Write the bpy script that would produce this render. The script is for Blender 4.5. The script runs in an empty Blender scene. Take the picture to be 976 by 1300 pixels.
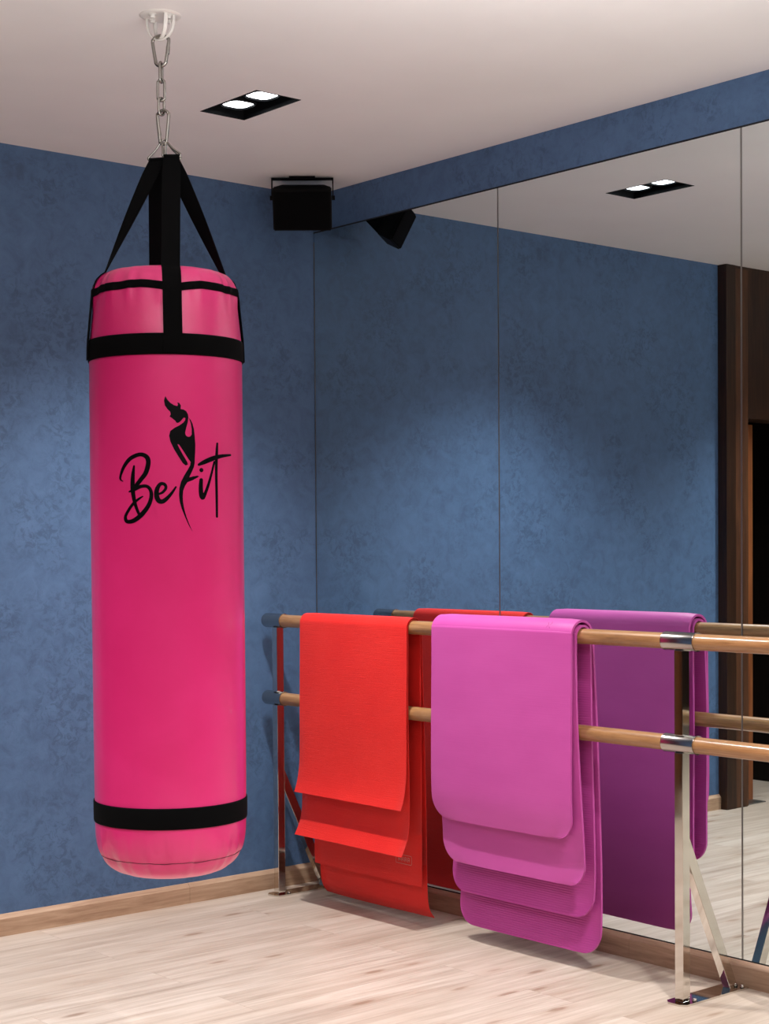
import bpy, bmesh, math, random
from mathutils import Vector, Matrix
from mathutils.geometry import tessellate_polygon
random.seed(7)
PI = math.pi
sc = bpy.context.scene
COL = sc.collection
H = 2.8

# ------------------------------------------------------------------ helpers
def link(o, parent=None):
    COL.objects.link(o)
    if parent is not None:
        o.parent = parent
        o.matrix_parent_inverse = parent.matrix_basis.inverted()
    return o
def obj(name, bm, mat, parent=None, smooth=False, auto=None):
    me = bpy.data.meshes.new(name)
    bmesh.ops.recalc_face_normals(bm, faces=bm.faces)
    bm.to_mesh(me); bm.free()
    for m in (mat if isinstance(mat, (list, tuple)) else [mat]):
        me.materials.append(m)
    if smooth:
        for p in me.polygons: p.use_smooth = True
        if auto is not None:
            me.set_sharp_from_angle(angle=math.radians(auto))
    o = bpy.data.objects.new(name, me)
    return link(o, parent)
def tag(o, label=None, cat=None, group=None, kind=None):
    if label: o['label'] = label
    if cat: o['category'] = cat
    if group: o['group'] = group
    if kind: o['kind'] = kind
    return o
def thing(name, label, cat, loc, group=None):
    o = bpy.data.objects.new(name, None)
    o.empty_display_size = .05
    o.location = loc
    COL.objects.link(o)
    return tag(o, label, cat, group)
def NB(): return bmesh.new()
def box(bm, a, b, bev=0.0, seg=2):
    c = [(a[i]+b[i])/2 for i in range(3)]; s = [abs(b[i]-a[i]) for i in range(3)]
    r = bmesh.ops.create_cube(bm, size=1, matrix=Matrix.Translation(c) @ Matrix.Diagonal((*s, 1)))
    if bev > 0:
        es = list({e for v in r['verts'] for e in v.link_edges})
        bmesh.ops.bevel(bm, geom=es, offset=bev, segments=seg, profile=.5, affect='EDGES')
    return bm
def frame_of(d):
    d = Vector(d).normalized()
    u = d.orthogonal().normalized() if abs(d.z) > .999 else Vector((0, 0, 1)).cross(d).normalized()
    return u, d.cross(u)
def tube(bm, pts, r, n=12, closed=False, caps=True):
    pts = [Vector(p) for p in pts]; N = len(pts)
    R = r if isinstance(r, (list, tuple)) else [r]*N
    rings = []; pu = None
    for i, p in enumerate(pts):
        if closed: d = pts[(i+1) % N]-pts[i-1]
        else: d = pts[min(i+1, N-1)]-pts[max(i-1, 0)]
        d.normalize()
        if pu is None: u, _ = frame_of(d)
        else:
            u = pu-d*pu.dot(d); u.normalize()
        pu = u; w = d.cross(u)
        rings.append([bm.verts.new(p+(u*math.cos(2*PI*k/n)+w*math.sin(2*PI*k/n))*R[i]) for k in range(n)])
    for i in range(N if closed else N-1):
        a, b = rings[i], rings[(i+1) % N]
        if closed and i == N-1:   # match twist
            best = min(range(n), key=lambda s: (a[0].co-b[s].co).length)
            b = b[best:]+b[:best]
        for k in range(n):
            bm.faces.new((a[k], a[(k+1) % n], b[(k+1) % n], b[k]))
    if caps and not closed:
        bm.faces.new(rings[0][::-1]); bm.faces.new(rings[-1])
    return bm
def lathe(bm, prof, n=96, c=(0, 0, 0), axis='z', rf=None):
    """prof: (r, h) list along the axis; r == 0 closes"""
    rows = []
    for r, h in prof:
        row = []
        if r <= 1e-6:
            p = (0, 0, h) if axis == 'z' else (0, h, 0)
            row = [bm.verts.new(Vector(p)+Vector(c))]
        else:
            for k in range(n):
                t = 2*PI*k/n; rr = r if rf is None else rf(r, h, t)
                hh = h
                if isinstance(rr, tuple): rr, hh = rr
                p = (rr*math.cos(t), rr*math.sin(t), hh) if axis == 'z' else (rr*math.cos(t), hh, rr*math.sin(t))
                row.append(bm.verts.new(Vector(p)+Vector(c)))
        rows.append(row)
    for a, b in zip(rows, rows[1:]):
        for k in range(n):
            k2 = (k+1) % n
            if len(a) == 1 and len(b) == 1: continue
            if len(a) == 1: bm.faces.new((a[0], b[k], b[k2]))
            elif len(b) == 1: bm.faces.new((a[k], a[k2], b[0]))
            else: bm.faces.new((a[k], a[k2], b[k2], b[k]))
    return bm
def catmull(P, sub=8, closed=False):
    out = []; n = len(P)
    rng = range(n) if closed else range(n-1)
    for i in rng:
        if closed: p0, p1, p2, p3 = P[i-1], P[i], P[(i+1) % n], P[(i+2) % n]
        else: p0, p1, p2, p3 = P[max(i-1, 0)], P[i], P[i+1], P[min(i+2, n-1)]
        for s in range(sub):
            t = s/sub
            out.append(tuple(.5*((2*b)+(-a+c)*t+(2*a-5*b+4*c-d)*t*t+(-a+3*b-3*c+d)*t**3) for a, b, c, d in zip(p0, p1, p2, p3)))
    if not closed: out.append(tuple(P[-1]))
    return out

# ------------------------------------------------------------------ materials
def srgb(r, g, b):
    f = lambda c: (c/255)/12.92 if c/255 <= .04045 else ((c/255+.055)/1.055)**2.4
    return (f(r), f(g), f(b), 1)
class M:
    def __init__(s, name):
        s.m = bpy.data.materials.new(name); s.m.use_nodes = True
        s.nt = s.m.node_tree; s.b = s.nt.nodes['Principled BSDF']
    def n(s, t, **k):
        x = s.nt.nodes.new(t)
        for a, v in k.items(): setattr(x, a, v)
        return x
    def l(s, a, b): s.nt.links.new(a, b)
    def coord(s, scale=(1, 1, 1), loc=(0, 0, 0), out='Object'):
        tc = s.n('ShaderNodeTexCoord'); mp = s.n('ShaderNodeMapping')
        mp.inputs['Scale'].default_value = scale; mp.inputs['Location'].default_value = loc
        s.l(tc.outputs[out], mp.inputs[0]); return mp.outputs[0]
    def noise(s, vec, scale, detail=4, rough=.5, dist=0):
        x = s.n('ShaderNodeTexNoise'); x.inputs['Scale'].default_value = scale
        x.inputs['Detail'].default_value = detail; x.inputs['Roughness'].default_value = rough
        x.inputs['Distortion'].default_value = dist
        s.l(vec, x.inputs['Vector']); return x.outputs['Fac']
    def ramp(s, fac, stops):
        x = s.n('ShaderNodeValToRGB'); e = x.color_ramp.elements
        e[0].position, e[0].color = stops[0]; e[1].position, e[1].color = stops[-1]
        for p, c in stops[1:-1]:
            y = e.new(p); y.color = c
        s.l(fac, x.inputs[0]); return x.outputs[0]
    def mix(s, fac, a, b, bt='MIX'):
        x = s.n('ShaderNodeMix', data_type='RGBA', blend_type=bt)
        for k, v in ((0, fac), (6, a), (7, b)):
            if hasattr(v, 'is_linked') or hasattr(v, 'links'): s.l(v, x.inputs[k])
            else: x.inputs[k].default_value = v
        return x.outputs[2]
    def math(s, op, a, b=0.0):
        x = s.n('ShaderNodeMath', operation=op)
        for k, v in ((0, a), (1, b)):
            if hasattr(v, 'links'): s.l(v, x.inputs[k])
            else: x.inputs[k].default_value = v
        return x.outputs[0]
    def bump(s, h, strength=.2, dist=.001, prev=None):
        x = s.n('ShaderNodeBump'); x.inputs['Strength'].default_value = strength
        x.inputs['Distance'].default_value = dist; s.l(h, x.inputs['Height'])
        if prev is not None: s.l(prev, x.inputs['Normal'])
        return x.outputs[0]
    def set(s, **k):
        nm = dict(col='Base Color', rough='Roughness', metal='Metallic', nor='Normal', spec='Specular IOR Level',
                  coat='Coat Weight', coatr='Coat Roughness', sheen='Sheen Weight', emc='Emission Color', ems='Emission Strength', ior='IOR')
        for a, v in k.items():
            i = s.b.inputs[nm[a]]
            if hasattr(v, 'links'): s.l(v, i)
            else: i.default_value = v
        return s.m
def plain(name, c, rough=.5, metal=0, **k):
    return M(name).set(col=srgb(*c), rough=rough, metal=metal, **k)

def mat_plaster(name, c1, c2, c3):
    m = M(name); v = m.coord()
    a = m.noise(v, 1.6, 4, .55, .4); b = m.noise(v, 16, 7, .7, .7); c = m.noise(v, 70, 4, .6)
    f = m.math('ADD', m.math('MULTIPLY', a, .3), m.math('MULTIPLY', b, .7))
    col = m.ramp(f, [(.36, srgb(*c1)), (.5, srgb(*c2)), (.66, srgb(*c3))])
    # scraped flecks of the trowelled finish
    sp = m.noise(m.coord(loc=(4, 3, 1)), 30, 8, .74, 1.2)
    mk = m.ramp(m.noise(m.coord(loc=(9, 1, 5)), 4.5, 3, .6), [(.44, (0, 0, 0, 1)), (.6, (1, 1, 1, 1))])
    col = m.mix(m.math('MULTIPLY', m.math('MULTIPLY', m.ramp(sp, [(.49, (0, 0, 0, 1)), (.57, (1, 1, 1, 1))]), mk), .6), col, srgb(*[int(q*.86) for q in c1]))
    hh = m.math('ADD', m.math('MULTIPLY', b, .7), m.math('MULTIPLY', c, .3))
    return m.set(col=col, rough=m.ramp(b, [(.3, (.5, .5, .5, 1)), (.7, (.66, .66, .66, 1))]), nor=m.bump(hh, .25, .004), spec=.4)
BLUE = mat_plaster('blue_plaster', (66, 91, 125), (74, 102, 138), (81, 110, 148))

def mat_ceiling():
    m = M('ceiling_paint'); a = m.noise(m.coord(), 3, 3)
    b = m.noise(m.coord((1, 6, 1)), 1.5, 4, .6, .5)
    col = m.ramp(a, [(.3, srgb(228, 225, 224)), (.7, srgb(232, 229, 228))])
    return m.set(col=col, rough=.55, nor=m.bump(b, .12, .01), spec=.35)
CEIL = mat_ceiling()

def mat_floor():
    m = M('pale_oak_laminate')
    tc = m.n('ShaderNodeTexCoord')
    br = m.n('ShaderNodeTexBrick'); m.l(tc.outputs['Object'], br.inputs['Vector'])
    br.offset = .41; br.offset_frequency = 2
    for k, v in (('Scale', 1), ('Mortar Size', .0011), ('Mortar Smooth', .2), ('Brick Width', 1.29), ('Row Height', .192), ('Bias', 0)):
        br.inputs[k].default_value = v
    br.inputs['Color1'].default_value = (0, 0, 0, 1); br.inputs['Color2'].default_value = (1, 1, 1, 1)
    br.inputs['Mortar'].default_value = (.5, .5, .5, 1)
    pid = m.math('MULTIPLY', br.outputs['Color'], 37.0)
    cmb = m.n('ShaderNodeCombineXYZ'); m.l(pid, cmb.inputs[0]); m.l(pid, cmb.inputs[2])
    add = m.n('ShaderNodeVectorMath', operation='ADD')
    m.l(tc.outputs['Object'], add.inputs[0]); m.l(cmb.outputs[0], add.inputs[1])
    def mp(sc_):
        x = m.n('ShaderNodeMapping'); x.inputs['Scale'].default_value = sc_; m.l(add.outputs[0], x.inputs[0]); return x.outputs[0]
    g1 = m.noise(mp((.55, 7, 1)), 2.4, 5, .6, .9)
    g2 = m.noise(mp((.9, 30, 1)), 3.0, 5, .65, .4)
    g3 = m.noise(mp((1.2, 3.2, 1)), 1.6, 3, .5, .3)
    f = m.math('ADD', m.math('MULTIPLY', g1, .5), m.math('ADD', m.math('MULTIPLY', g2, .3), m.math('MULTIPLY', g3, .2)))
    col = m.ramp(f, [(.30, srgb(144, 126, 111)), (.42, srgb(172, 156, 142)), (.55, srgb(196, 182, 169)), (.70, srgb(214, 203, 192))])
    tone = m.math('MULTIPLY', br.outputs['Color'], .22)
    col = m.mix(tone, col, srgb(176, 154, 134))
    # knots
    vo = m.n('ShaderNodeTexVoronoi', feature='F1'); m.l(mp((1.5, 5.2, 1)), vo.inputs['Vector']); vo.inputs['Scale'].default_value = 2.5
    vo.inputs['Randomness'].default_value = 1
    w = m.math('ADD', vo.outputs['Distance'], m.math('MULTIPLY', m.noise(mp((4, 16, 1)), 4, 3), .11))
    kn = m.ramp(w, [(.15, (1, 1, 1, 1)), (.25, (0, 0, 0, 1))])
    sel = m.n('ShaderNodeSeparateColor'); m.l(vo.outputs['Color'], sel.inputs[0])
    sel2 = m.math('GREATER_THAN', sel.outputs[0], .35)
    col = m.mix(m.math('MULTIPLY', m.math('MULTIPLY', kn, sel2), .62), col, srgb(112, 82, 62))
    halo = m.ramp(w, [(.15, (1, 1, 1, 1)), (.50, (0, 0, 0, 1))])
    col = m.mix(m.math('MULTIPLY', m.math('MULTIPLY', halo, sel2), .28), col, srgb(160, 132, 110))
    col = m.mix(m.math('MULTIPLY', br.outputs['Fac'], .35), col, srgb(130, 108, 92))
    hgt = m.math('SUBTRACT', m.math('MULTIPLY', g2, .3), br.outputs['Fac'])
    return m.set(col=col, rough=.42, nor=m.bump(hgt, .25, .0012), spec=.42)
FLOOR = mat_floor()

def mat_wood(name, stops, scale=(1, 14, 14), s=3.0, rough=.5, bump=.15, coat=0, spec=.4):
    m = M(name); a = m.noise(m.coord(scale), s, 6, .62, .7); b = m.noise(m.coord(tuple(x*3 for x in scale)), s, 4, .6)
    f = m.math('ADD', m.math('MULTIPLY', a, .7), m.math('MULTIPLY', b, .3))
    return m.set(col=m.ramp(f, [(p, srgb(*c)) for p, c in stops]), rough=rough, nor=m.bump(f, bump, .001), coat=coat, coatr=.15, spec=spec)
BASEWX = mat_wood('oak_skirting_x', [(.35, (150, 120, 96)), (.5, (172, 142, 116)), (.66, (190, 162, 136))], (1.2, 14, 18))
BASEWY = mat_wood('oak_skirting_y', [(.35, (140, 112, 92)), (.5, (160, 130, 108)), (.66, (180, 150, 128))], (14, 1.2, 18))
BARW = mat_wood('varnished_oak_bar', [(.35, (128, 90, 56)), (.5, (158, 115, 74)), (.66, (178, 136, 94))], (16, 1.0, 16), 4, .32, .08, .6)
EDGEO = mat_wood('amber_walnut_edge', [(.35, (104, 58, 30)), (.5, (126, 72, 38)), (.66, (142, 86, 48))], (14, 14, .9), 3, .45, .1)
DARKW = mat_wood('dark_walnut', [(.35, (30, 16, 9)), (.5, (44, 25, 14)), (.66, (62, 36, 20))], (14, 14, .9), 3, .42, .1)
PASS = mat_wood('shaded_walnut', [(.35, (14, 9, 7)), (.5, (20, 13, 10)), (.66, (28, 18, 14))], (14, 14, .9), 3, .6, .1, 0, .15)  # walnut darkened for the passage, its shade put into the colour
EDGEW = mat_wood('walnut_edge', [(.35, (60, 36, 22)), (.5, (76, 46, 28)), (.66, (92, 58, 36))], (14, 14, .9), 3, .45, .1)
SATIN = plain('brushed_chrome', (176, 172, 168), .2, 1)
CHROME = plain('polished_chrome', (214, 210, 204), .07, 1)
STEEL = M('zinc_steel').set(col=srgb(150, 147, 142), rough=.25, metal=1)
WHITE = plain('white_enamel', (214, 210, 206), .35)
BLACKP = M('black_plastic').set(col=srgb(5, 5, 6), rough=.6, spec=.12)
BLACKM = plain('black_fixture_metal', (5, 7, 11), .6, 0, spec=.2)
GRILLE = M('black_grille').set(col=srgb(3, 3, 4), rough=.85, spec=.08)
JOINT = plain('dark_joint', (16, 18, 24), .7)
EDGEG = plain('mirror_edge', (150, 148, 146), .3, .85)
MIRROR = M('silvered_glass').set(col=(.76, .84, .85, 1), rough=.0, metal=1)
LENS = M('lamp_lens').set(col=(1, 1, 1, 1), emc=(.93, .97, 1, 1), ems=3.5)

def mat_web():
    m = M('black_webbing'); v = m.coord((400, 400, 220)); a = m.noise(v, 1.0, 2)
    return m.set(col=srgb(4, 4, 5), rough=.9, nor=m.bump(a, .4, .0006), spec=.08)
WEB = mat_web()
def mat_vinyl():
    m = M('pink_vinyl'); v = m.coord()
    a = m.noise(v, 900, 2); b = m.noise(m.coord((1, 1, 1.2)), 5, 4, .5, .6)
    col = m.ramp(b, [(.3, srgb(210, 36, 110)), (.7, srgb(216, 42, 117))])
    n1 = m.bump(b, .25, .006); n2 = m.bump(a, .08, .0003, n1)
    return m.set(col=col, rough=.36, nor=n2, spec=.45, coat=.4, coatr=.08)
VINYL = mat_vinyl()
INK = M('black_print').set(col=srgb(2, 2, 4), rough=.45, spec=.12)
THREAD = plain('dark_thread', (96, 12, 48), .7)

def mat_red():
    m = M('red_foam')
    w = m.noise(m.coord((30, 8, 260)), 1.4, 4, .65, .5); f = m.noise(m.coord((60, 60, 420)), 2.0, 3, .6)
    c = m.noise(m.coord(), 5, 3)
    col = m.ramp(c, [(.3, srgb(222, 28, 22)), (.7, srgb(229, 38, 30))])
    h = m.math('ADD', m.math('MULTIPLY', w, .6), m.math('MULTIPLY', f, .4))
    return m.set(col=col, rough=.55, nor=m.bump(h, .8, .003), spec=.3, sheen=.1)
RED = mat_red()
def mat_purple(ribbed):
    m = M('orchid_foam_ribbed' if ribbed else 'orchid_foam')
    c = m.noise(m.coord((1, 1, 3)), 4, 3)
    col = m.ramp(c, [(.3, srgb(190, 72, 156)), (.7, srgb(196, 78, 162))])
    if ribbed:
        return m.set(col=col, rough=.5, spec=.3)
    f = m.noise(m.coord((12, 3, 150)), 2.0, 3, .6)
    return m.set(col=col, rough=.45, nor=m.bump(f, .22, .0012), spec=.38, sheen=.1)
PUR = mat_purple(False); PURR = mat_purple(True)
PMARK = plain('pink_mark', (205, 150, 140), .6)
PMARK2 = plain('plum_mark', (168, 52, 132), .6)

# ------------------------------------------------------------------ the room
XL, YF = -5.6, -7.2          # far left wall and front wall (behind the camera)
ZS, ZM, T = 2.6522, .079, .015
def struct(name, bm, m, **k):
    return tag(obj(name, bm, m, **k), kind='structure')
bm = NB(); box(bm, (XL-.1, YF-.1, -.1), (.12, 1.6, 0)); struct('floor', bm, FLOOR)

LIGHTS = [(-.985, -.939), (-3.02, -.939), (-.985, -3.15), (-3.02, -3.15), (-.985, -5.4), (-3.02, -5.4)]
LW, LL = .1766/2, .3147/2
def ceiling():
    bm = NB(); xs = {XL-.1, .12}; ys = {YF-.1, 0.0, 1.6}
    for x, y in LIGHTS:
        xs |= {x-LW, x+LW}; ys |= {y-LL, y+LL}
    xs, ys = sorted(xs), sorted(ys); V = {}
    for i, x in enumerate(xs):
        for j, y in enumerate(ys): V[i, j] = (bm.verts.new((x, y, H)), bm.verts.new((x, y, H+.12)))
    keep = set()
    for i in range(len(xs)-1):
        for j in range(len(ys)-1):
            cx, cy = (xs[i]+xs[i+1])/2, (ys[j]+ys[j+1])/2
            if any(abs(cx-x) < LW and abs(cy-y) < LL for x, y in LIGHTS): continue
            keep.add((i, j))
    for i, j in keep:
        for s in (0, 1): bm.faces.new((V[i, j][s], V[i+1, j][s], V[i+1, j+1][s], V[i, j+1][s]))
        for (a, b, n) in (((i, j), (i+1, j), (i, j-1)), ((i+1, j), (i+1, j+1), (i+1, j)), ((i+1, j+1), (i, j+1), (i, j+1)), ((i, j+1), (i, j), (i-1, j))):
            if n not in keep: bm.faces.new((V[a][0], V[b][0], V[b][1], V[a][1]))
    struct('ceiling', bm, CEIL)
ceiling()
XD0, XD1 = -2.80, -3.86      # doorway in the walnut-clad part of the back wall
bm = NB(); box(bm, (-2.64, 0, 0), (.12, .12, H)); struct('wall_back', bm, BLUE)
bm = NB(); box(bm, (.006, YF-.1, 0), (.12, 0, H)); struct('wall_right', bm, BLUE)
bm = NB(); box(bm, (XL-.1, YF, 0), (XL, 0, H)); struct('wall_left', bm, DARKW)
bm = NB(); box(bm, (XL-.1, YF-.1, 0), (.006, YF, H)); struct('wall_front', bm, DARKW)
# walnut cladding with the doorway
bm = NB(); box(bm, (-2.70, -.055, 0), (-2.622, 0.12, H), .002)
box(bm, (XD0, -.05, 0), (-2.70, .12, H), .001)
struct('trim_1', bm, DARKW)
bm = NB(); box(bm, (XD0-.002, -.0535, 0.004), (-2.628, -.0495, 2.9-.115)); 
struct('trim_2', bm, EDGEW)
bm = NB(); box(bm, (XL, -.05, 2.02), (XD0, .12, H), .001); box(bm, (XL, -.05, 0), (XD1, .12, 2.02), .001); struct('trim_3', bm, DARKW)
# inner door frame standing in the opening, and the dark passage behind
bm = NB(); box(bm, (-2.978, .05, 0), (-2.938, .062, 2.0), .002); struct('door_1', bm, EDGEO)
bm = NB(); box(bm, (-3.70, .12, 0), (-3.60, 1.6, H)); box(bm, (-3.7, 1.5, 0), (-2.64, 1.6, H)); box(bm, (-2.72, .12, 0), (-2.64, 1.6, H)); struct('wall_passage', bm, PASS)
bm = NB(); box(bm, (-2.98, -.03, 0), (-2.81, .10, .006), .001); struct('trim_4', bm, EDGEG)
# bulkhead over the mirrors
bm = NB(); box(bm, (-.001, YF, ZS), (.006, 0, H)); struct('trim_5', bm, BLUE)
bm = NB(); box(bm, (.0005, YF, ZS-.006), (.006, 0, ZS)); struct('trim_6', bm, JOINT)
# skirting boards
def skirting(bm, ax, a, b, h=.0775, t=T):
    pr = [(0, 0), (t, 0), (t, h-.0160), (t-.0006, h-.0148), (t-.0115, h-.0008), (t-.013, h), (0, h)]
    ends = []
    for s in (a, b):
        ends.append([bm.verts.new((s, -p, z) if ax == 'x' else (-p, s, z)) for p, z in pr])
    n = len(pr)
    for k in range(n): bm.faces.new((ends[0][k], ends[0][(k+1) % n], ends[1][(k+1) % n], ends[1][k]))
    bm.faces.new(ends[0]); bm.faces.new(ends[1][::-1])
bm = NB(); skirting(bm, 'x', -.6390, -T*.2); skirting(bm, 'x', -2.6225, -.6402); struct('baseboard_back', bm, BASEWX)
bm = NB()
for a, b in ((-1.69, -T), (-3.9, -1.6912), (YF, -3.9012)): skirting(bm, 'y', a, b)
struct('baseboard_right', bm, BASEWY)
# mirror panels
seams = [-.004, -1.0738, -2.139, -3.206, -4.272, -5.338, -6.404]
mlab = ['tall wall mirror panel beside the blue corner, behind the red mats',
        'tall wall mirror panel between the two seams, behind the purple mats',
        'tall wall mirror panel at the right edge, beyond the chrome post']
for i, (a, b) in enumerate(zip(seams, seams[1:])):
    t = thing('mirror_panel', mlab[i] if i < 3 else 'tall wall mirror panel nearer the front wall, %s after the chrome post' % ['second', 'third', 'fourth'][i-3], 'mirror', (0, (a+b)/2, ZM), 'mirror panels along the wall')
    bm = NB(); box(bm, (.0002, b+.0042, ZM+.003), (.0052, a-.0025, ZS-.006)); g = obj('glass', bm, MIRROR, t)
    bm = NB()
    box(bm, (.0006, b+.0002, ZM+.003), (.0055, b+.0040, ZS-.006), .0006)
    if i == 0: box(bm, (-.0004, -.0036, ZM+.003), (.0055, -.0003, ZS-.04), .0005)
    obj('edge', bm, EDGEG, t)
bm = NB(); box(bm, (.001, YF, ZM-.002), (.006, 0, ZM+.003)); struct('trim_7', bm, JOINT)

# ------------------------------------------------------------------ recessed twin spotlights
def rounded_rect(w, h, r, n=6):
    P = []
    for cx, cy, a0 in ((w-r, h-r, 0), (-w+r, h-r, 90), (-w+r, -h+r, 180), (w-r, -h+r, 270)):
        for k in range(n+1):
            a = math.radians(a0+90*k/n); P.append((cx+r*math.cos(a), cy+r*math.sin(a)))
    return P
def make_light(x, y, label):
    t = thing('recessed_spotlight', label, 'ceiling light', (x, y, H), 'recessed twin spotlights')
    bm = NB(); z0, z1 = H-.0012, H+.075; w, l = LW-.0004, LL-.0004
    o = [(-w, -l), (w, -l), (w, l), (-w, l)]
    A = [bm.verts.new((x+a, y+b, z0)) for a, b in o]
    B = [bm.verts.new((x+a*.965, y+b*.98, z0)) for a, b in o]
    Cc = [bm.verts.new((x+a*.93, y+b*.96, z1)) for a, b in o]
    D = [bm.verts.new((x+a, y+b, z1+.004)) for a, b in o]
    for k in range(4):
        k2 = (k+1) % 4
        for P, Q in ((A, B), (B, Cc), (D, A)): bm.faces.new((P[k], P[k2], Q[k2], Q[k]))
    bm.faces.new(Cc); bm.faces.new(D)
    obj('housing', bm, BLACKM, t)
    for s in (-1, 1):
        bm = NB(); P = rounded_rect(.045, .045, .030); cy = y+s*.066
        ro = [[bm.verts.new((x+a*q, cy+b*q, z)) for a, b in P] for q, z in ((1.2, H+.045), (1.2, H+.018), (1.06, H+.014), (1.0, H+.020))]
        n = len(P)
        for P1, P2 in zip(ro, ro[1:]):
            for k in range(n): bm.faces.new((P1[k], P1[(k+1) % n], P2[(k+1) % n], P2[k]))
        h = obj('lamp_head', bm, BLACKM, t, True, 40)
        bm = NB(); R0 = [bm.verts.new((x+a, cy+b, H+.0195)) for a, b in P]; R1 = [bm.verts.new((x+a*.7, cy+b*.7, H+.016)) for a, b in P]
        for k in range(n): bm.faces.new((R0[k], R0[(k+1) % n], R1[(k+1) % n], R1[k]))
        bm.faces.new(R1)
        obj('lamp_lens', bm, LENS, h, True)
llab = ['recessed black twin spotlight in the ceiling above the barre corner', 'recessed black twin spotlight in the ceiling near the walnut doorway',
        'recessed black twin spotlight in the ceiling over the middle of the mirrors', 'recessed black twin spotlight in the middle of the ceiling',
        'recessed black twin spotlight near the front wall, mirror side', 'recessed black twin spotlight near the front wall, left side']
for (x, y), lb in zip(LIGHTS, llab): make_light(x, y, lb)
POW = [58, 52, 52, 52, 30, 30]
for (x, y), p in zip(LIGHTS, POW):
    for s in (-1, 1):
        ld = bpy.data.lights.new('spot_beam', 'SPOT'); ld.energy = p; ld.color = (1.0, .975, .955)
        ld.spot_size = math.radians(108); ld.spot_blend = 1.0; ld.shadow_soft_size = .03
        lo = bpy.data.objects.new('spot_beam', ld); lo.location = (x, y+s*.066, H-.003); COL.objects.link(lo)

def area(loc, size, power, rot, color=(1, 1, 1)):
    ld = bpy.data.lights.new('added_ceiling_fill', 'AREA'); ld.shape = 'RECTANGLE'; ld.size, ld.size_y = size; ld.energy = power; ld.color = color
    lo = bpy.data.objects.new('added_ceiling_fill', ld); lo.location = loc; lo.rotation_euler = rot; COL.objects.link(lo)
area((-2.7, -3.9, 1.95), (3.2, 2.6), 50, (PI, 0, 0))       # added fill lamp without a fixture, brightens the ceiling from below
# ------------------------------------------------------------------ punching bag
BX, BY = -1.6816, -1.5112
TH0 = math.atan2(-5.2159-BY, -4.0567-BX)        # azimuth that faces the room's entrance side
R0 = .2048
def bagprof():
    return [(0, 2.098), (.08, 2.104), (.135, 2.108), (.160, 2.104), (.176, 2.090), (.186, 2.070), (.190, 2.056), (.1925, 2.035), (.1955, 2.0), (.1995, 1.96),
            (.2035, 1.92), (.2045, 1.88), (.2050, 1.7), (.2050, 1.4), (.2048, 1.1), (.2045, .85), (.2040, .72), (.2035, .66), (.2030, .62), (.2005, .592),
            (.197, .572), (.192, .556), (.186, .546), (.178, .530), (.160, .512), (.130, .498), (.08, .489), (0, .486)]
def rad(z):
    P = bagprof()[4:-5]
    for (r1, z1), (r2, z2) in zip(P, P[1:]):
        if z1 >= z >= z2: return r1+(r2-r1)*(z1-z)/(z1-z2)
    return P[0][0]
NZ = [[random.uniform(0, 2*PI) for _ in range(8)] for _ in range(2)]
def wr(t, k):
    return sum(math.sin(f*t+NZ[k][i])*a for i, (f, a) in enumerate(((5, .6), (9, .8), (14, .8), (23, .7), (31, .5), (44, .35))))
def rf(r, z, t):
    d = 0
    if z < .66: d = .0022*wr(t, 0)*max(0, 1-abs(z-.548)/.085)
    if z > 1.99: d = .0026*wr(t, 1)*max(0, 1-abs(z-2.062)/.07)
    d += .0006*math.sin(3*t+z*4)
    return r+d*min(1, r/.15)
prof = bagprof()
dense = [(r, z) for r, z in catmull(prof, 4)]
bag = thing('punching_bag', 'long pink vinyl punching bag with black straps and printed script logo, hanging from ceiling chain', 'punching bag', (BX, BY, .486))
bm = NB(); lathe(bm, dense, 144, (BX, BY, 0), 'z', rf); obj('body', bm, VINYL, bag, True)
def dirv(t): return Vector((math.cos(t), math.sin(t), 0))
def band(name, z0, z1, off=.0035, wave=None, mat=WEB):
    bm = NB(); n = 144; rows = []
    L = [(z0, 0), (z0, off*.8), (z0+(z1-z0)*.08, off), (z0+(z1-z0)*.5, off*1.05), (z0+(z1-z0)*.92, off), (z1, off*.8), (z1, 0)]
    for z, o in L:
        row = []
        for k in range(n):
            t = 2*PI*k/n; zz = z+(wave(t) if wave else 0)
            rr = rf(rad(zz), zz, t)+o-(.002 if o == 0 else 0)
            row.append(bm.verts.new(Vector((BX, BY, zz))+dirv(t)*rr))
        rows.append(row)
    for a, b in zip(rows, rows[1:]):
        for k in range(n): bm.faces.new((a[k], a[(k+1) % n], b[(k+1) % n], b[k]))
    return obj(name, bm, mat, bag, True)
STR = [TH0+math.radians(a) for a in (5, 97, 187, -82)]
def dip(t):
    v = 0
    for a in STR:
        d = (t-a+PI) % (2*PI)-PI
        v -= .008*math.exp(-(d/.28)**2)
    return v+.003+.0012*math.sin(7*t)
band('reinforcement_band', 1.8695, 1.9245)
band('top_trim', 2.041, 2.062, .0035, dip)
band('bottom_band', .6395, .6950)
# hem thread near the bottom
bm = NB(); pts = []
for k in range(180):
    t = 2*PI*k/180; z = .548+.0022*wr(t, 0)*.5
    pts.append(Vector((BX, BY, z))+dirv(t)*(rf(rad(z) if z > .547 else .187, z, t)+.0004))
tube(bm, pts, .0009, 6, True); obj('hem_stitching', bm, THREAD, bag, True)
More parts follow.
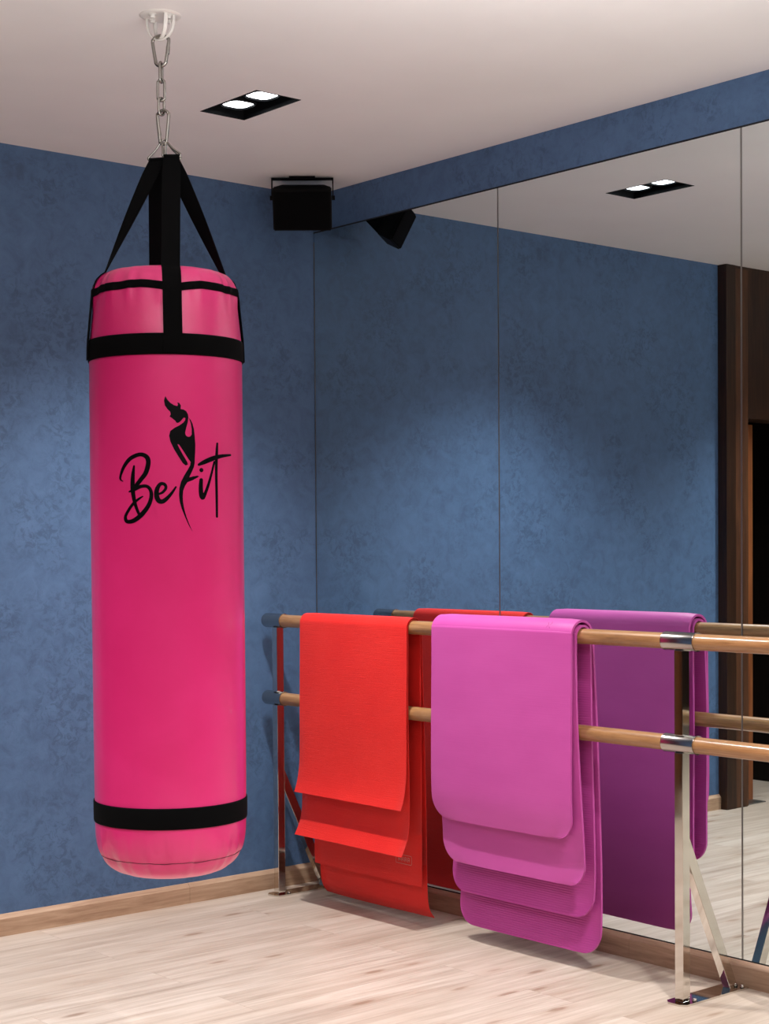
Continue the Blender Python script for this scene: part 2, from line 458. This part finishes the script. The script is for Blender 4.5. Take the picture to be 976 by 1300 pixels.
# straps and triangular rings
APEX = Vector((BX, BY, 2.462))
FV0 = dirv(TH0)
RV = Vector((.7627, -.6468, 0))                  # across, towards the mirror
tops = []
for i, a in enumerate(STR):
    dr = dirv(a); tg = Vector((-math.sin(a), math.cos(a), 0))
    if i == 0: c = APEX+RV*.020+dirv(TH0)*.016+Vector((0, 0, -.041)); wd = RV
    elif i == 2: c = APEX-RV*.018-dirv(TH0)*.016+Vector((0, 0, -.043)); wd = -RV
    else:
        s = 1 if i == 1 else -1
        c = APEX+RV*(.021 if dr.dot(RV) > 0 else -.019)+Vector((0, 0, -.046)); wd = RV+FV0*.25; wd.normalize()
    if wd.dot(tg) < 0: wd = -wd
    path = [(c, wd)]
    zsh = 2.105; rs = .158
    sh = Vector((BX, BY, zsh))+dr*(rs+.003)
    for k in range(1, 9):
        f = k/8; path.append((c.lerp(sh, f), wd.lerp(tg, f**1.25).normalized()))
    path.append((Vector((BX, BY, 2.097))+dr*(.170+.0035), tg)); path.append((Vector((BX, BY, 2.086))+dr*(.1805+.004), tg))
    for z in (2.072, 2.056, 2.04, 2.01, 1.97, 1.93, 1.90, 1.874):
        path.append((Vector((BX, BY, z))+dr*(rad(z)+.0062), tg))
    bm = NB(); rows = []
    for k, (p, w) in enumerate(path):
        d = (path[min(k+1, len(path)-1)][0]-path[max(k-1, 0)][0]).normalized(); nn = d.cross(w).normalized()
        if nn.dot(dr) < 0: nn = -nn
        hw = .0215 if k == 0 else .0245
        row = []
        for sgn, o in ((-1, -.0013), (-.5, -.0013), (0, -.0013), (.5, -.0013), (1, -.0013), (1, .0013), (.5, .0013), (0, .0013), (-.5, .0013), (-1, .0013)):
            q = p+w*(sgn*hw)+nn*o
            if k > 10:      # lie on the round bag
                q = q - dr*(rad(q.z)-math.sqrt(max(0, rad(q.z)**2-(sgn*hw)**2)))
            row.append(bm.verts.new(q))
        rows.append(row)
    for a_, b_ in zip(rows, rows[1:]):
        for k in range(10): bm.faces.new((a_[k], a_[(k+1) % 10], b_[(k+1) % 10], b_[k]))
    bm.faces.new(rows[0]); bm.faces.new(rows[-1][::-1])
    # looped-over top of the strap
    u = wd
    tube(bm, [c-u*.0215, c-u*.01, c+u*.01, c+u*.0215], .0052, 10)
    obj('strap', bm, WEB, bag, True, 50)
    top = APEX+Vector((0, 0, .004))
    bm = NB(); A = c-u*.0235+Vector((0, 0, .0015)); B = c+u*.0235+Vector((0, 0, .0015))
    ap = top+(c-top)*.02
    loop = [ap+u*.004, ap, ap-u*.004]
    for p in (A, B):
        pass
    P = [ap-u*.006, ap+Vector((0, 0, .003)), ap+u*.006, ap.lerp(B, .5)+u*.002, B+Vector((0, 0, .005)), B, B-u*.004-Vector((0, 0, .003)),
         (A+B)/2-Vector((0, 0, .003)), A+u*.004-Vector((0, 0, .003)), A, A+Vector((0, 0, .005)), ap.lerp(A, .5)-u*.002]
    tube(bm, [Vector(p) for p in catmull([tuple(p) for p in P], 3, True)], .0027, 8, True)
    obj('ring', bm, STEEL, bag, True)

# printed logo, drawn in centimetre-like units and wrapped round the bag
UC, VC = 213.3, 600.0
def wrap(px, py, off):
    th = math.asin(max(-.99, min(.99, (px-UC)/95.2)))
    dcen = 4.3618-R0*math.cos(th)
    z = 1.5726-(py-VC)*dcen/2044.8
    a = TH0+th
    return Vector((BX, BY, z))+dirv(a)*(rf(rad(z), z, a)+off)
def decal_poly(bm, P):
    tris = tessellate_polygon([[Vector((x, y, 0)) for x, y in P]])
    vs = [bm.verts.new((x, y, 0)) for x, y in P]
    for t in tris:
        try: bm.faces.new([vs[i] for i in t])
        except ValueError: pass
def stroke(bm, P, ox, oy, s, k=1.0):
    Q = catmull([(ox+x/s, oy+y/s, w*k/s) for x, y, w in P], 7)
    L, R = [], []
    for i, (x, y, w) in enumerate(Q):
        x0, y0, _ = Q[max(i-1, 0)]; x1, y1, _ = Q[min(i+1, len(Q)-1)]
        dx, dy = x1-x0, y1-y0; d = math.hypot(dx, dy) or 1; nx, ny = -dy/d*w/2, dx/d*w/2
        L.append((x+nx, y+ny)); R.append((x-nx, y-ny))
    # segments as quads, round caps
    vl = [bm.verts.new((a, b, 0)) for a, b in L]; vr = [bm.verts.new((a, b, 0)) for a, b in R]
    for i in range(len(Q)-1): bm.faces.new((vl[i], vl[i+1], vr[i+1], vr[i]))
    for x, y, w in (Q[0], Q[-1]):
        c = [bm.verts.new((x+w/2*math.cos(2*PI*j/14), y+w/2*math.sin(2*PI*j/14), 0)) for j in range(14)]
        bm.faces.new(c)
def finish_decal(bm, name, mat, parent, off):
    lo = min(v.co.x for v in bm.verts); hi = max(v.co.x for v in bm.verts); x = lo
    while x < hi:
        bmesh.ops.bisect_plane(bm, geom=bm.verts[:]+bm.edges[:]+bm.faces[:], plane_co=(x, 0, 0), plane_no=(1, 0, 0)); x += 3
    lo = min(v.co.y for v in bm.verts); hi = max(v.co.y for v in bm.verts); x = lo
    while x < hi:
        bmesh.ops.bisect_plane(bm, geom=bm.verts[:]+bm.edges[:]+bm.faces[:], plane_co=(0, x, 0), plane_no=(0, 1, 0)); x += 6
    bmesh.ops.solidify(bm, geom=bm.faces[:], thickness=-.001)   # placeholder thickness, set below
    for v in bm.verts:
        inner = abs(v.co.z) > .0005
        v.co = wrap(v.co.x, v.co.y, -.001 if inner else off)
    return obj(name, bm, mat, parent)
# B
bm = NB(); s = 10.844
stroke(bm, [(218, 582, 12), (188, 555, 22), (192, 500, 28), (235, 385, 42), (320, 275, 52), (440, 222, 54), (525, 250, 60), (553, 330, 62), (520, 470, 60), (450, 570, 56), (385, 655, 50), (345, 700, 40)], 140, 560, s)
stroke(bm, [(303, 728, 22), (370, 700, 42), (450, 662, 46), (530, 660, 44), (578, 715, 46), (585, 810, 50), (545, 930, 55), (450, 1055, 62), (350, 1128, 58), (270, 1135, 50), (248, 1075, 38), (285, 990, 36), (350, 895, 36), (420, 833, 30), (475, 798, 18)], 140, 560, s)
stroke(bm, [(367, 378, 24), (352, 500, 46), (346, 640, 56), (352, 760, 52), (372, 880, 44), (402, 980, 38), (430, 1050, 34)], 140, 560, s)
finish_decal(bm, 'printed_letter', INK, bag, .0008)
bm = NB()
stroke(bm, [(680, 768, 26), (735, 742, 36), (775, 685, 38), (758, 635, 42), (705, 630, 48), (662, 700, 58), (655, 790, 64), (682, 858, 66), (735, 868, 60), (800, 815, 48), (860, 740, 34), (903, 672, 24)], 140, 560, s)
finish_decal(bm, 'printed_letter', INK, bag, .0008)
# i and t
bm = NB(); s = 11.306
stroke(bm, [(436, 480, 48), (430, 570, 56), (434, 680, 62), (452, 738, 56), (482, 690, 46), (530, 560, 36), (580, 380, 28), (618, 215, 24)], 215, 570, s)
P = [(215+(440+27*math.cos(2*PI*k/16))/s, 570+(340+31*math.sin(2*PI*k/16))/s) for k in range(16)]; decal_poly(bm, P)
finish_decal(bm, 'printed_letter', INK, bag, .0008)
bm = NB()
stroke(bm, [(662, -50, 26), (655, 60, 36), (647, 200, 38), (644, 420, 34), (647, 700, 33), (648, 1005, 28)], 215, 570, s)
stroke(bm, [(408, 262, 36), (480, 225, 60), (600, 168, 66), (720, 130, 50), (843, 108, 32)], 215, 570, s)
finish_decal(bm, 'printed_letter', INK, bag, .0009)
# stylised figure whose back forms the letter f
bm = NB(); sB, sC = 8.873, 11.306
FB = [(195, 60), (214, 98), (245, 135), (285, 163), (320, 172), (328, 152), (316, 133), (340, 136), (357, 165), (354, 205), (385, 210), (412, 228), (430, 262), (435, 300),
      (428, 350), (408, 425), (399, 470), (404, 497), (420, 513), (437, 517), (456, 509), (468, 488), (469, 430), (459, 365), (440, 305), (458, 325), (478, 370), (492, 430), (500, 510), (505, 600), (503, 690), (498, 760)]
FC = [(350, 240), (338, 300), (310, 370), (275, 448), (330, 432), (388, 420), (408, 432), (385, 450), (320, 488), (250, 517), (215, 575), (192, 640), (185, 720), (188, 800), (205, 910), (235, 1020), (270, 1120), (312, 1225),
      (262, 1135), (215, 1020), (170, 900), (145, 800), (135, 700), (142, 600), (165, 510), (205, 425), (255, 340), (290, 272), (292, 245)]
FD = [(455, 800), (420, 748), (372, 665), (333, 603), (316, 600), (338, 650), (378, 728), (418, 800), (424, 828), (402, 840), (372, 815), (330, 745), (280, 655), (243, 570), (230, 505), (243, 452), (290, 415),
      (340, 388), (380, 358), (400, 330), (403, 308), (388, 299), (372, 318), (350, 345), (325, 362), (305, 357), (300, 340), (280, 324), (258, 303), (237, 292), (249, 265), (244, 236), (214, 205), (189, 165), (180, 110)]
P = [(190+x/sB, 500+y/sB) for x, y in FB]+[(215+x/sC, 570+y/sC) for x, y in FC]+[(190+x/sB, 500+y/sB) for x, y in FD]
decal_poly(bm, P)
finish_decal(bm, 'printed_figure', INK, bag, .0007)

# ------------------------------------------------------------------ chain
def pear(top, bot, wt, wb, rt, zc_axis, n=7):
    """closed outline of a pear-shaped carabiner in plane (axis u, z)"""
    P = []
    for k in range(n+1):
        a = PI*k/n; P.append((wt*math.cos(a), top-rt+rt*math.sin(a)))
    for k in range(n+1):
        a = PI+PI*k/n; P.append((wb*math.cos(a), bot+wb+wb*math.sin(a)))
    return P
def loop_tube(name, P, u, c, r, parent, mat=STEEL, seg=10, sub=2):
    bm = NB(); pts = [c+u*a+Vector((0, 0, b)) for a, b in catmull(P, sub, True)]
    tube(bm, pts, r, seg, True); return obj(name, bm, mat, parent, True)
HX, HY = -1.6862, -1.5078
FV = dirv(TH0)
anchor = thing('ceiling_anchor', 'white domed ceiling hook bracket the bag chain hangs from', 'ceiling hook', (HX, HY, H))
bm = NB(); lathe(bm, [(0, H-.0045), (.045, H-.0045), (.052, H-.0035), (.0565, H-.0005), (.0565, H+.0), (0, H)], 48, (HX, HY, 0)); obj('plate', bm, WHITE, anchor, True, 35)
for ang, zb in ((TH0+PI/2-.55, .066), (TH0+.35, .061)):
    u = dirv(ang); bm = NB(); pts = []
    for k in range(25):
        a = PI*k/24; pts.append(Vector((HX, HY, H-.003))+u*.042*math.cos(a)-Vector((0, 0, zb-.003))*math.sin(a)**.8)
    w = Vector((-u.y, u.x, 0)); rows = []
    for k, p in enumerate(pts):
        d = (pts[min(k+1, 24)]-pts[max(k-1, 0)]).normalized(); nn = d.cross(w)
        rows.append([bm.verts.new(p+w*(a*.0052)+nn*(b*.0026)) for a, b in ((-1, -.6), (-.6, -1), (.6, -1), (1, -.6), (1, .6), (.6, 1), (-.6, 1), (-1, .6))])
    for a_, b_ in zip(rows, rows[1:]):
        for k in range(8): bm.faces.new((a_[k], a_[(k+1) % 8], b_[(k+1) % 8], b_[k]))
    bm.faces.new(rows[0]); bm.faces.new(rows[-1][::-1])
    obj('arch', bm, WHITE, anchor, True, 60)
for k in range(4):
    u = dirv(TH0+.8+k*PI/2)
    bm = NB(); c = Vector((HX, HY, 0))+u*.030
    lathe(bm, [(0, H-.014), (.006, H-.014), (.0075, H-.012), (.0075, H-.0065), (.011, H-.006), (.011, H-.0045), (0, H-.0045)], 6 if False else 18, (c.x, c.y, 0)); obj('bolt', bm, WHITE, anchor, True, 35)
u1 = (RV*.96+FV*.28).normalized(); u2 = (RV*.35-FV*.94).normalized()
c0 = Vector((HX, HY, 0))
cb = thing('carabiner', 'wide pear shaped steel carabiner hooked through the white ceiling bracket', 'carabiner', (HX, HY, 2.664), 'carabiners on the bag chain')
loop_tube('frame', pear(2.7465, 2.6655, .0235, .0155, .0165, 0), u1, c0, .0046, cb)
g = c0+u1*.0215+Vector((0, 0, 2.716)); bm = NB(); tube(bm, [g, g+Vector((0, 0, -.020))-u1*.002], .0054, 12); obj('gate_sleeve', bm, STEEL, cb, True, 40)
ch = thing('hanging_chain', 'short steel chain of three long links between the two carabiners', 'chain', (HX, HY, 2.54))
def link_loop(z1, z0, u, hw=.0085):
    n = 6; P = []
    for k in range(n+1):
        a = PI*k/n; P.append((hw*math.cos(a), z1-hw+hw*math.sin(a)))
    for k in range(n+1):
        a = PI+PI*k/n; P.append((hw*math.cos(a), z0+hw+hw*math.sin(a)))
    loop_tube('link', P, u, c0, .0036, ch, sub=2)
link_loop(2.6755, 2.622, u2); link_loop(2.6295, 2.573, (RV*.98+FV*.2).normalized(), .0095); link_loop(2.580, 2.535, (RV*.75-FV*.66).normalized(), .0088)
cb = thing('carabiner', 'slim steel snap carabiner joining the chain to the strap rings', 'carabiner', (HX, HY, 2.46), 'carabiners on the bag chain')
c0b = Vector((BX-.001, BY+.001, 0))
loop_tube('frame', pear(2.5475, 2.4575, .0165, .0095, .0155, 0), u1, c0b, .0043, cb)
g = c0b-u1*.0155+Vector((0, 0, 2.528)); bm = NB(); tube(bm, [g, g+Vector((0, 0, -.016))+u1*.001, g+Vector((0, 0, -.046))+u1*.0052], .0045, 12); obj('gate', bm, STEEL, cb, True, 40)

# ------------------------------------------------------------------ loudspeaker under the ceiling
SP = Vector((-.2328, -.2330, 0)); sn = Vector((-.637, -.771, 0)).normalized(); su = Vector((.771, -.637, 0)).normalized()
spk = thing('loudspeaker', 'black box loudspeaker on a ceiling bracket in the corner, tilted down', 'speaker', (SP.x, SP.y, 2.62))
tilt = math.radians(27)
def spt(a, f, z, piv=Vector((0, 0, 2.722))):
    # local: a across, f forward, z up ; tilted forward-down about piv
    ff = f*math.cos(tilt)+z*-math.sin(tilt)*-1*0; 
    y = f*math.cos(tilt)-z*math.sin(tilt)*-1; zz = -f*math.sin(tilt)+z*math.cos(tilt)
    return SP+su*a+sn*(f*math.cos(tilt)+z*math.sin(tilt))+Vector((0, 0, piv.z))+Vector((0, 0, zz))
def hexa(bm, fr, bk, bev=.004):
    """fr, bk : (halfwidth, zlo, zhi, f)"""
    V = []
    for hw, zl, zh, f in (fr, bk):
        V += [bm.verts.new(spt(a, f, z)) for a, z in ((-hw, zl), (hw, zl), (hw, zh), (-hw, zh))]
    for q in ((0, 1, 2, 3), (7, 6, 5, 4), (0, 4, 5, 1), (1, 5, 6, 2), (2, 6, 7, 3), (3, 7, 4, 0)): bm.faces.new([V[i] for i in q])
    if bev: bmesh.ops.bevel(bm, geom=bm.edges[:], offset=bev, segments=2, affect='EDGES')
bm = NB(); hexa(bm, (.113, -.112, .045, .062), (.113, -.112, .045, .000)); b2 = NB(); hexa(b2, (.112, -.110, .044, .004), (.085, -.078, .030, -.085))
mtmp = bpy.data.meshes.new('t'); b2.to_mesh(mtmp); b2.free(); bm.from_mesh(mtmp); obj('cabinet', bm, BLACKP, spk, True, 30)
bm = NB(); hexa(bm, (.107, -.106, .039, .066), (.107, -.106, .039, .0615), .0015); obj('grille', bm, GRILLE, spk)
bm = NB()
for a0, a1, z0, z1 in ((-.120, .120, 2.792, 2.7965), (-.120, -.1155, 2.716, 2.7965), (.1155, .120, 2.716, 2.7965)):
    V = [bm.verts.new(SP+su*a+sn*f+Vector((0, 0, z))) for z in (z0, z1) for a, f in ((a0, -.014), (a1, -.014), (a1, .014), (a0, .014))]
    for q in ((0, 1, 2, 3), (7, 6, 5, 4), (0, 4, 5, 1), (1, 5, 6, 2), (2, 6, 7, 3), (3, 7, 4, 0)): bm.faces.new([V[i] for i in q])
V = [bm.verts.new(SP+su*a+sn*f+Vector((0, 0, z))) for z in (2.7965, 2.80) for a, f in ((-.05, -.03), (.05, -.03), (.05, .03), (-.05, .03))]
for q in ((0, 1, 2, 3), (7, 6, 5, 4), (0, 4, 5, 1), (1, 5, 6, 2), (2, 6, 7, 3), (3, 7, 4, 0)): bm.faces.new([V[i] for i in q])
obj('bracket', bm, BLACKP, spk)
for s_ in (-1, 1):
    bm = NB(); c = spt(s_*.1135, 0, 0); tube(bm, [c, c+su*s_*.012], .009, 16); obj('knob', bm, BLACKP, spk, True, 40)

# ------------------------------------------------------------------ ballet barre
XB, HB1, HB2 = -.2881, 1.0819, .7766
barre = thing('ballet_barre', 'double wooden ballet barre on polished chrome posts in front of the mirrors', 'ballet barre', (XB, -2.13, 0))
YE = -4.25
sleeves = [(-.047, -.167, -.122), (-2.077, -2.197, -2.137), (-4.12, -4.24, -4.18)]
for hz in (HB1, HB2):
    edges = [(-.160, -2.083), (-2.191, -4.13)]
    for a, b in edges:
        bm = NB(); lathe(bm, [(0, a), (.0245, a), (.0245, b), (0, b)], 40, (XB, 0, hz), 'y'); obj('handrail', bm, BARW, barre, True, 40)
    for i, (a, b, yp) in enumerate(sleeves):
        bm = NB(); pr = [(.0250, a-.001), (.0285, a), (.0285, a-.003), (.0278, a-.006), (.0278, b+.006), (.0285, b+.003), (.0285, b), (.0250, b+.0005)]
        if i == 0: pr = [(0, a), (.0235, a), (.0268, a-.0025), (.0278, a-.006)]+pr[4:]
        if i == 2: pr = pr[:5]+[(.0268, b+.0025), (.0235, b), (0, b)]
        lathe(bm, pr, 48, (XB, 0, hz), 'y'); obj('sleeve', bm, SATIN, barre, True, 30)
for a, b, yp in sleeves:
    for z0, z1 in ((.006, HB2-.026), (HB2+.026, HB1-.026)):
        bm = NB(); box(bm, (XB-.0165, yp-.0155, z0), (XB+.0165, yp+.0155, z1), .0012); p = obj('post', bm, CHROME, barre)
    # brace leaning towards the mirror
    bm = NB(); hw = .0145
    pts = [((XB+.015, .500), (XB+.015, .415)), ((-.040, .006), (-.078, .006))]
    V = []
    for (p1, p2) in pts:
        for y_ in (yp-hw, yp+hw):
            V.append(bm.verts.new((p1[0], y_, p1[1]))); V.append(bm.verts.new((p2[0], y_, p2[1])))
    for q in ((0, 1, 3, 2), (4, 6, 7, 5), (0, 4, 5, 1), (2, 3, 7, 6), (0, 2, 6, 4), (1, 5, 7, 3)): bm.faces.new([V[i] for i in q])
    bmesh.ops.bevel(bm, geom=bm.edges[:], offset=.001, segments=2, affect='EDGES')
    obj('brace', bm, CHROME, barre)
    bm = NB(); o = [(-.330, yp-.022), (-.314, yp-.038), (-.018, yp-.038), (-.018, yp+.038), (-.314, yp+.038), (-.330, yp+.022)]
    A = [bm.verts.new((x, y, 0)) for x, y in o]; B = [bm.verts.new((x, y, .006)) for x, y in o]
    for k in range(6): bm.faces.new((A[k], A[(k+1) % 6], B[(k+1) % 6], B[k]))
    bm.faces.new(A[::-1]); bm.faces.new(B); bp = obj('base_plate', bm, CHROME, barre)
    for bx_, by_ in ((-.262, yp-.024), (-.262, yp+.024), (-.034, yp-.026), (-.034, yp+.026)):
        bm = NB(); lathe(bm, [(.0082, .006), (.0082, .0075), (.0062, .008), (.0062, .012), (.005, .0135), (0, .014)], 16, (bx_, by_, 0)); obj('bolt', bm, CHROME, bp, True, 35)

# ------------------------------------------------------------------ exercise mats over the barre
def mat_profile(front, back, rin):
    """front/back: list of (x, z) from bar level downwards (centre-line); rin: centre-line radius over the bar"""
    P = [(x, z) for x, z in front[::-1]]
    for k in range(0, 13):
        a = PI-PI*k/12
        P.append((XB+rin*math.cos(a), HB1+rin*math.sin(a)*1.0))
    P += back
    return P
def build_mat(name, P, t, y0, y1, rc, m_out, m_in, label, skew=(0, 0), group=None, wob=.002):
    Q = catmull(P, 10)
    # resample evenly
    acc = [0]
    for a, b in zip(Q, Q[1:]): acc.append(acc[-1]+math.dist(a, b))
    rib = m_in is PURR; L = acc[-1]; N = int(L/(.0019 if rib else .008)); pts = []; j = 0
    S = [L*i/N for i in range(N+1)]
    extra = [rc*(1-math.cos(PI/2*k/8)) for k in range(1, 8)] if rc > 0 else []
    S = sorted(set([round(s_, 5) for s_ in S]+[round(e, 5) for e in extra]+[round(L-e, 5) for e in extra]))
    for s_ in S:
        while j < len(acc)-2 and acc[j+1] < s_: j += 1
        f = (s_-acc[j])/max(1e-9, acc[j+1]-acc[j]); a, b = Q[j], Q[j+1]
        pts.append((a[0]+(b[0]-a[0])*f, a[1]+(b[1]-a[1])*f))
    bm = NB(); W = 14; rows = []; n = len(pts)
    for i, (x, z) in enumerate(pts):
        a, b = pts[max(i-1, 0)], pts[min(i+1, n-1)]
        dx, dz = b[0]-a[0], b[1]-a[1]; d = math.hypot(dx, dz) or 1
        nx, nz = -dz/d, dx/d            # points away from the bar (path goes front bottom -> over -> back bottom)
        e = min(S[i], L-S[i]); ins = 0
        if rc > 0 and e < rc: ins = rc-math.sqrt(max(0, rc*rc-(rc-e)**2))
        ya, yb = y0-ins, y1+ins        # y0 > y1 (going towards the camera side is negative)
        sk = skew[0]*max(0, 1-S[i]/(L*.4))+skew[1]*max(0, 1-(L-S[i])/(L*.6))
        outer, inner = [], []
        bv = min(t*.3, .003)
        low = min(1, max(0, (HB2-z)/.5))
        for k in range(W+1):
            f = k/W
            wv = wob*low*math.sin(f*PI*1.7+S[i]*5)
            yy = ya+(yb-ya)*f
            tt = t/2-(bv if k in (0, W) else 0)
            px_, pz_ = x+nx*wv, z+nz*wv
            outer.append(bm.verts.new((px_+nx*tt, yy+sk-(0 if True else 0), pz_+nz*tt)))
            ri = tt-(.0017*(.5-.5*math.cos(2*PI*S[i]/.0076))**1.5 if rib and e > .006 and 0 < k < W else 0)
            inner.append(bm.verts.new((px_-nx*ri, yy+sk, pz_-nz*ri)))
        # side edge mid verts for softly rounded rim
        eA = [bm.verts.new((x+nx*s_*(t/2-bv), ya+sk+bv*.9, z+nz*s_*(t/2-bv))) for s_ in (1, -1)]
        eB = [bm.verts.new((x+nx*s_*(t/2-bv), yb+sk-bv*.9, z+nz*s_*(t/2-bv))) for s_ in (1, -1)]
        ring = outer+eB+inner[::-1]+eA[::-1]
        rows.append(ring)
    R = len(rows[0])
    for a, b in zip(rows, rows[1:]):
        for k in range(R):
            f = bm.faces.new((a[k], a[(k+1) % R], b[(k+1) % R], b[k]))
            f.material_index = 1 if (W+3 <= k < 2*W+3) else 0
    bm.faces.new(rows[0]); bm.faces.new(rows[-1][::-1])
    # draw along the plane, keep at top level
    o = obj(name, bm, [m_out, m_in], None, True, 50)
    tag(o, label, 'exercise mat', group)
    return o
tr = .0052                    # thin red mats
rr0, rr1 = .0255+tr/2, .0255+tr*1.5+.001
yR0, yR1 = -.312, -.932
redin = mat_profile([(XB-rr0-.001, .98), (XB-rr0-.003, .86), (XB-rr0-.003, .78), (XB-rr0-.002, .68), (XB-rr0-.000, .55), (XB-rr0-.000, .43), (XB-rr0-.004, .36), (XB-rr0-.016, .315), (XB-rr0-.038, .272)],
                    [(XB+rr0+.003, .98), (XB+rr0+.004, .80), (XB+rr0+.006, .60), (XB+rr0+.006, .40), (XB+rr0+.006, .28), (XB+rr0+.006, .22), (XB+rr0+.008, .150)], rr0)
redout = mat_profile([(XB-rr1-.001, .98), (XB-rr1-.003, .86), (XB-rr1-.005, .72), (XB-rr1-.006, .60), (XB-rr1-.010, .53), (XB-rr1-.020, .475), (XB-rr1-.034, .436)],
                     [(XB+rr1+.005, .98), (XB+rr1+.011, .80), (XB+rr1+.018, .60), (XB+rr1+.023, .40), (XB+rr1+.026, .22), (XB+rr1+.029, .12), (XB+rr1+.038, .065), (XB+rr1+.062, .030)], rr1)
gR = 'exercise mats hung over the barre'
m1 = build_mat('exercise_mat', redin, tr, yR0, yR1, .0, RED, RED, 'thin red exercise mat, inner of the two on the barre, front flap ending lower', (0, .006), gR)
m2 = build_mat('exercise_mat', redout, tr, yR0-.002, yR1, .0, RED, RED, 'thin red exercise mat, outermost of the two, short front flap curling out at the hem', (0, .010), gR)
tp = .0135
pp0, pp1 = .0255+tp/2, .0255+tp*1.5+.002
yP0, yP1 = -1.085, -1.735
purin = mat_profile([(XB-pp0-.001, .98), (XB-pp0-.002, .86), (XB-pp0-.001, .78), (XB-pp0+.003, .66), (XB-pp0+.009, .54), (XB-pp0+.014, .44), (XB-pp0+.017, .35), (XB-pp0+.018, .285)],
                    [(XB+pp0+.002, .98), (XB+pp0+.002, .84), (XB+pp0+.003, .70), (XB+pp0+.008, .50), (XB+pp0+.010, .33), (XB+pp0+.004, .24), (XB+pp0-.008, .175)], pp0)
purout = mat_profile([(XB-pp1-.001, .98), (XB-pp1-.003, .86), (XB-pp1-.005, .74), (XB-pp1-.006, .62), (XB-pp1-.004, .52), (XB-pp1+.006, .435)],
                     [(XB+pp1+.006, .98), (XB+pp1+.012, .84), (XB+pp1+.016, .70), (XB+pp1+.020, .50), (XB+pp1+.022, .33), (XB+pp1+.018, .16), (XB+pp1+.006, .055)], pp1)
m3 = build_mat('exercise_mat', purin, tp, yP0, yP1-.004, .075, PUR, PURR, 'thick purple exercise mat, inner of the two on the barre, front flap ending lower', (-.020, -.01), gR)
m4 = build_mat('exercise_mat', purout, tp, yP0, yP1, .075, PUR, PURR, 'thick purple exercise mat, outermost of the two, with rounded corners and short front flap', (0, -.02), gR)
# little printed stamp low on the inner red mat's back flap, facing the room
def bar2(bm, a, b, w, fn):
    dx, dy = b[0]-a[0], b[1]-a[1]; d = math.hypot(dx, dy); nx, ny = -dy/d*w/2, dx/d*w/2
    n = 4
    for k in range(n):
        q = []
        for f, sg in ((k/n, 1), ((k+1)/n, 1), ((k+1)/n, -1), (k/n, -1)):
            q.append(bm.verts.new(fn(a[0]+dx*f+sg*nx, a[1]+dy*f+sg*ny)))
        bm.faces.new(q)
XS = XB+rr0+.006-tr/2-.0004
fs = lambda a, b: Vector((XS, a, b))
bm = NB(); y_a, y_b, z_a, z_b = -.790, -.876, .222, .254
for p, q in (((y_a, z_a), (y_b+.004, z_a)), ((y_b, z_a+.004), (y_b, z_b-.004)), ((y_b+.004, z_b), (y_a, z_b)), ((y_a, z_b), (y_a, z_a)), ((y_b+.004, z_a), (y_b, z_a+.004)), ((y_b, z_b-.004), (y_b+.004, z_b))):
    bar2(bm, p, q, .0016, fs)
for k in range(4):      # faint characters inside the frame
    yc = y_a-.014-k*.017
    for p, q in (((yc, z_a+.008), (yc, z_b-.008)), ((yc, z_b-.008), (yc-.009, z_b-.009)), ((yc-.009, z_b-.009), (yc-.009, z_a+.010)), ((yc, (z_a+z_b)/2), (yc-.009, (z_a+z_b)/2-.001))):
        bar2(bm, p, q, .0022, fs)
obj('printed_stamp', bm, PMARK, m1)
RO = pp1+tp/2+.0003
def fp(a, b):
    t = math.radians(172)-b/RO
    return Vector((XB+RO*math.cos(t), a, HB1+RO*math.sin(t)))
bm = NB()
for (a0, b0), (a1, b1) in (((0, .010), (-.008, .0)), ((-.008, .0), (-.002, -.010)), ((-.014, .014), (-.019, .006)), ((-.019, .006), (-.013, 0)), ((-.012, -.006), (-.018, -.013))):
    bar2(bm, (-1.625+a0, .030+b0), (-1.625+a1, .030+b1), .0026, fp)
obj('printed_stamp', bm, PMARK2, m4)

def camera():
    cd = bpy.data.cameras.new('camera'); co = bpy.data.objects.new('camera', cd); COL.objects.link(co)
    yaw, pitch, roll = (math.radians(a) for a in (40.3042, -1.379, -.4102))
    fw = Vector((math.sin(yaw)*math.cos(pitch), math.cos(yaw)*math.cos(pitch), math.sin(pitch)))
    rt = Vector((math.cos(yaw), -math.sin(yaw), 0)); up = rt.cross(fw)
    r2 = rt*math.cos(roll)+up*math.sin(roll); u2_ = -rt*math.sin(roll)+up*math.cos(roll)
    co.matrix_world = Matrix(((r2.x, u2_.x, -fw.x, -4.0567), (r2.y, u2_.y, -fw.y, -5.2159), (r2.z, u2_.z, -fw.z, 1.3722), (0, 0, 0, 1)))
    cd.sensor_fit = 'VERTICAL'; cd.sensor_height = 24; cd.lens = 2044.81*24/1300; cd.shift_y = 92.262/1300; cd.clip_start = .05
    sc.camera = co
camera()
w = bpy.data.worlds.new('world'); sc.world = w; w.use_nodes = True
w.node_tree.nodes['Background'].inputs[0].default_value = (.05, .055, .06, 1)
sc.view_settings.view_transform = 'Standard'; sc.view_settings.look = 'None'; sc.view_settings.gamma = 1
sc.view_settings.use_curve_mapping = False
sc.view_settings.exposure = 1.25
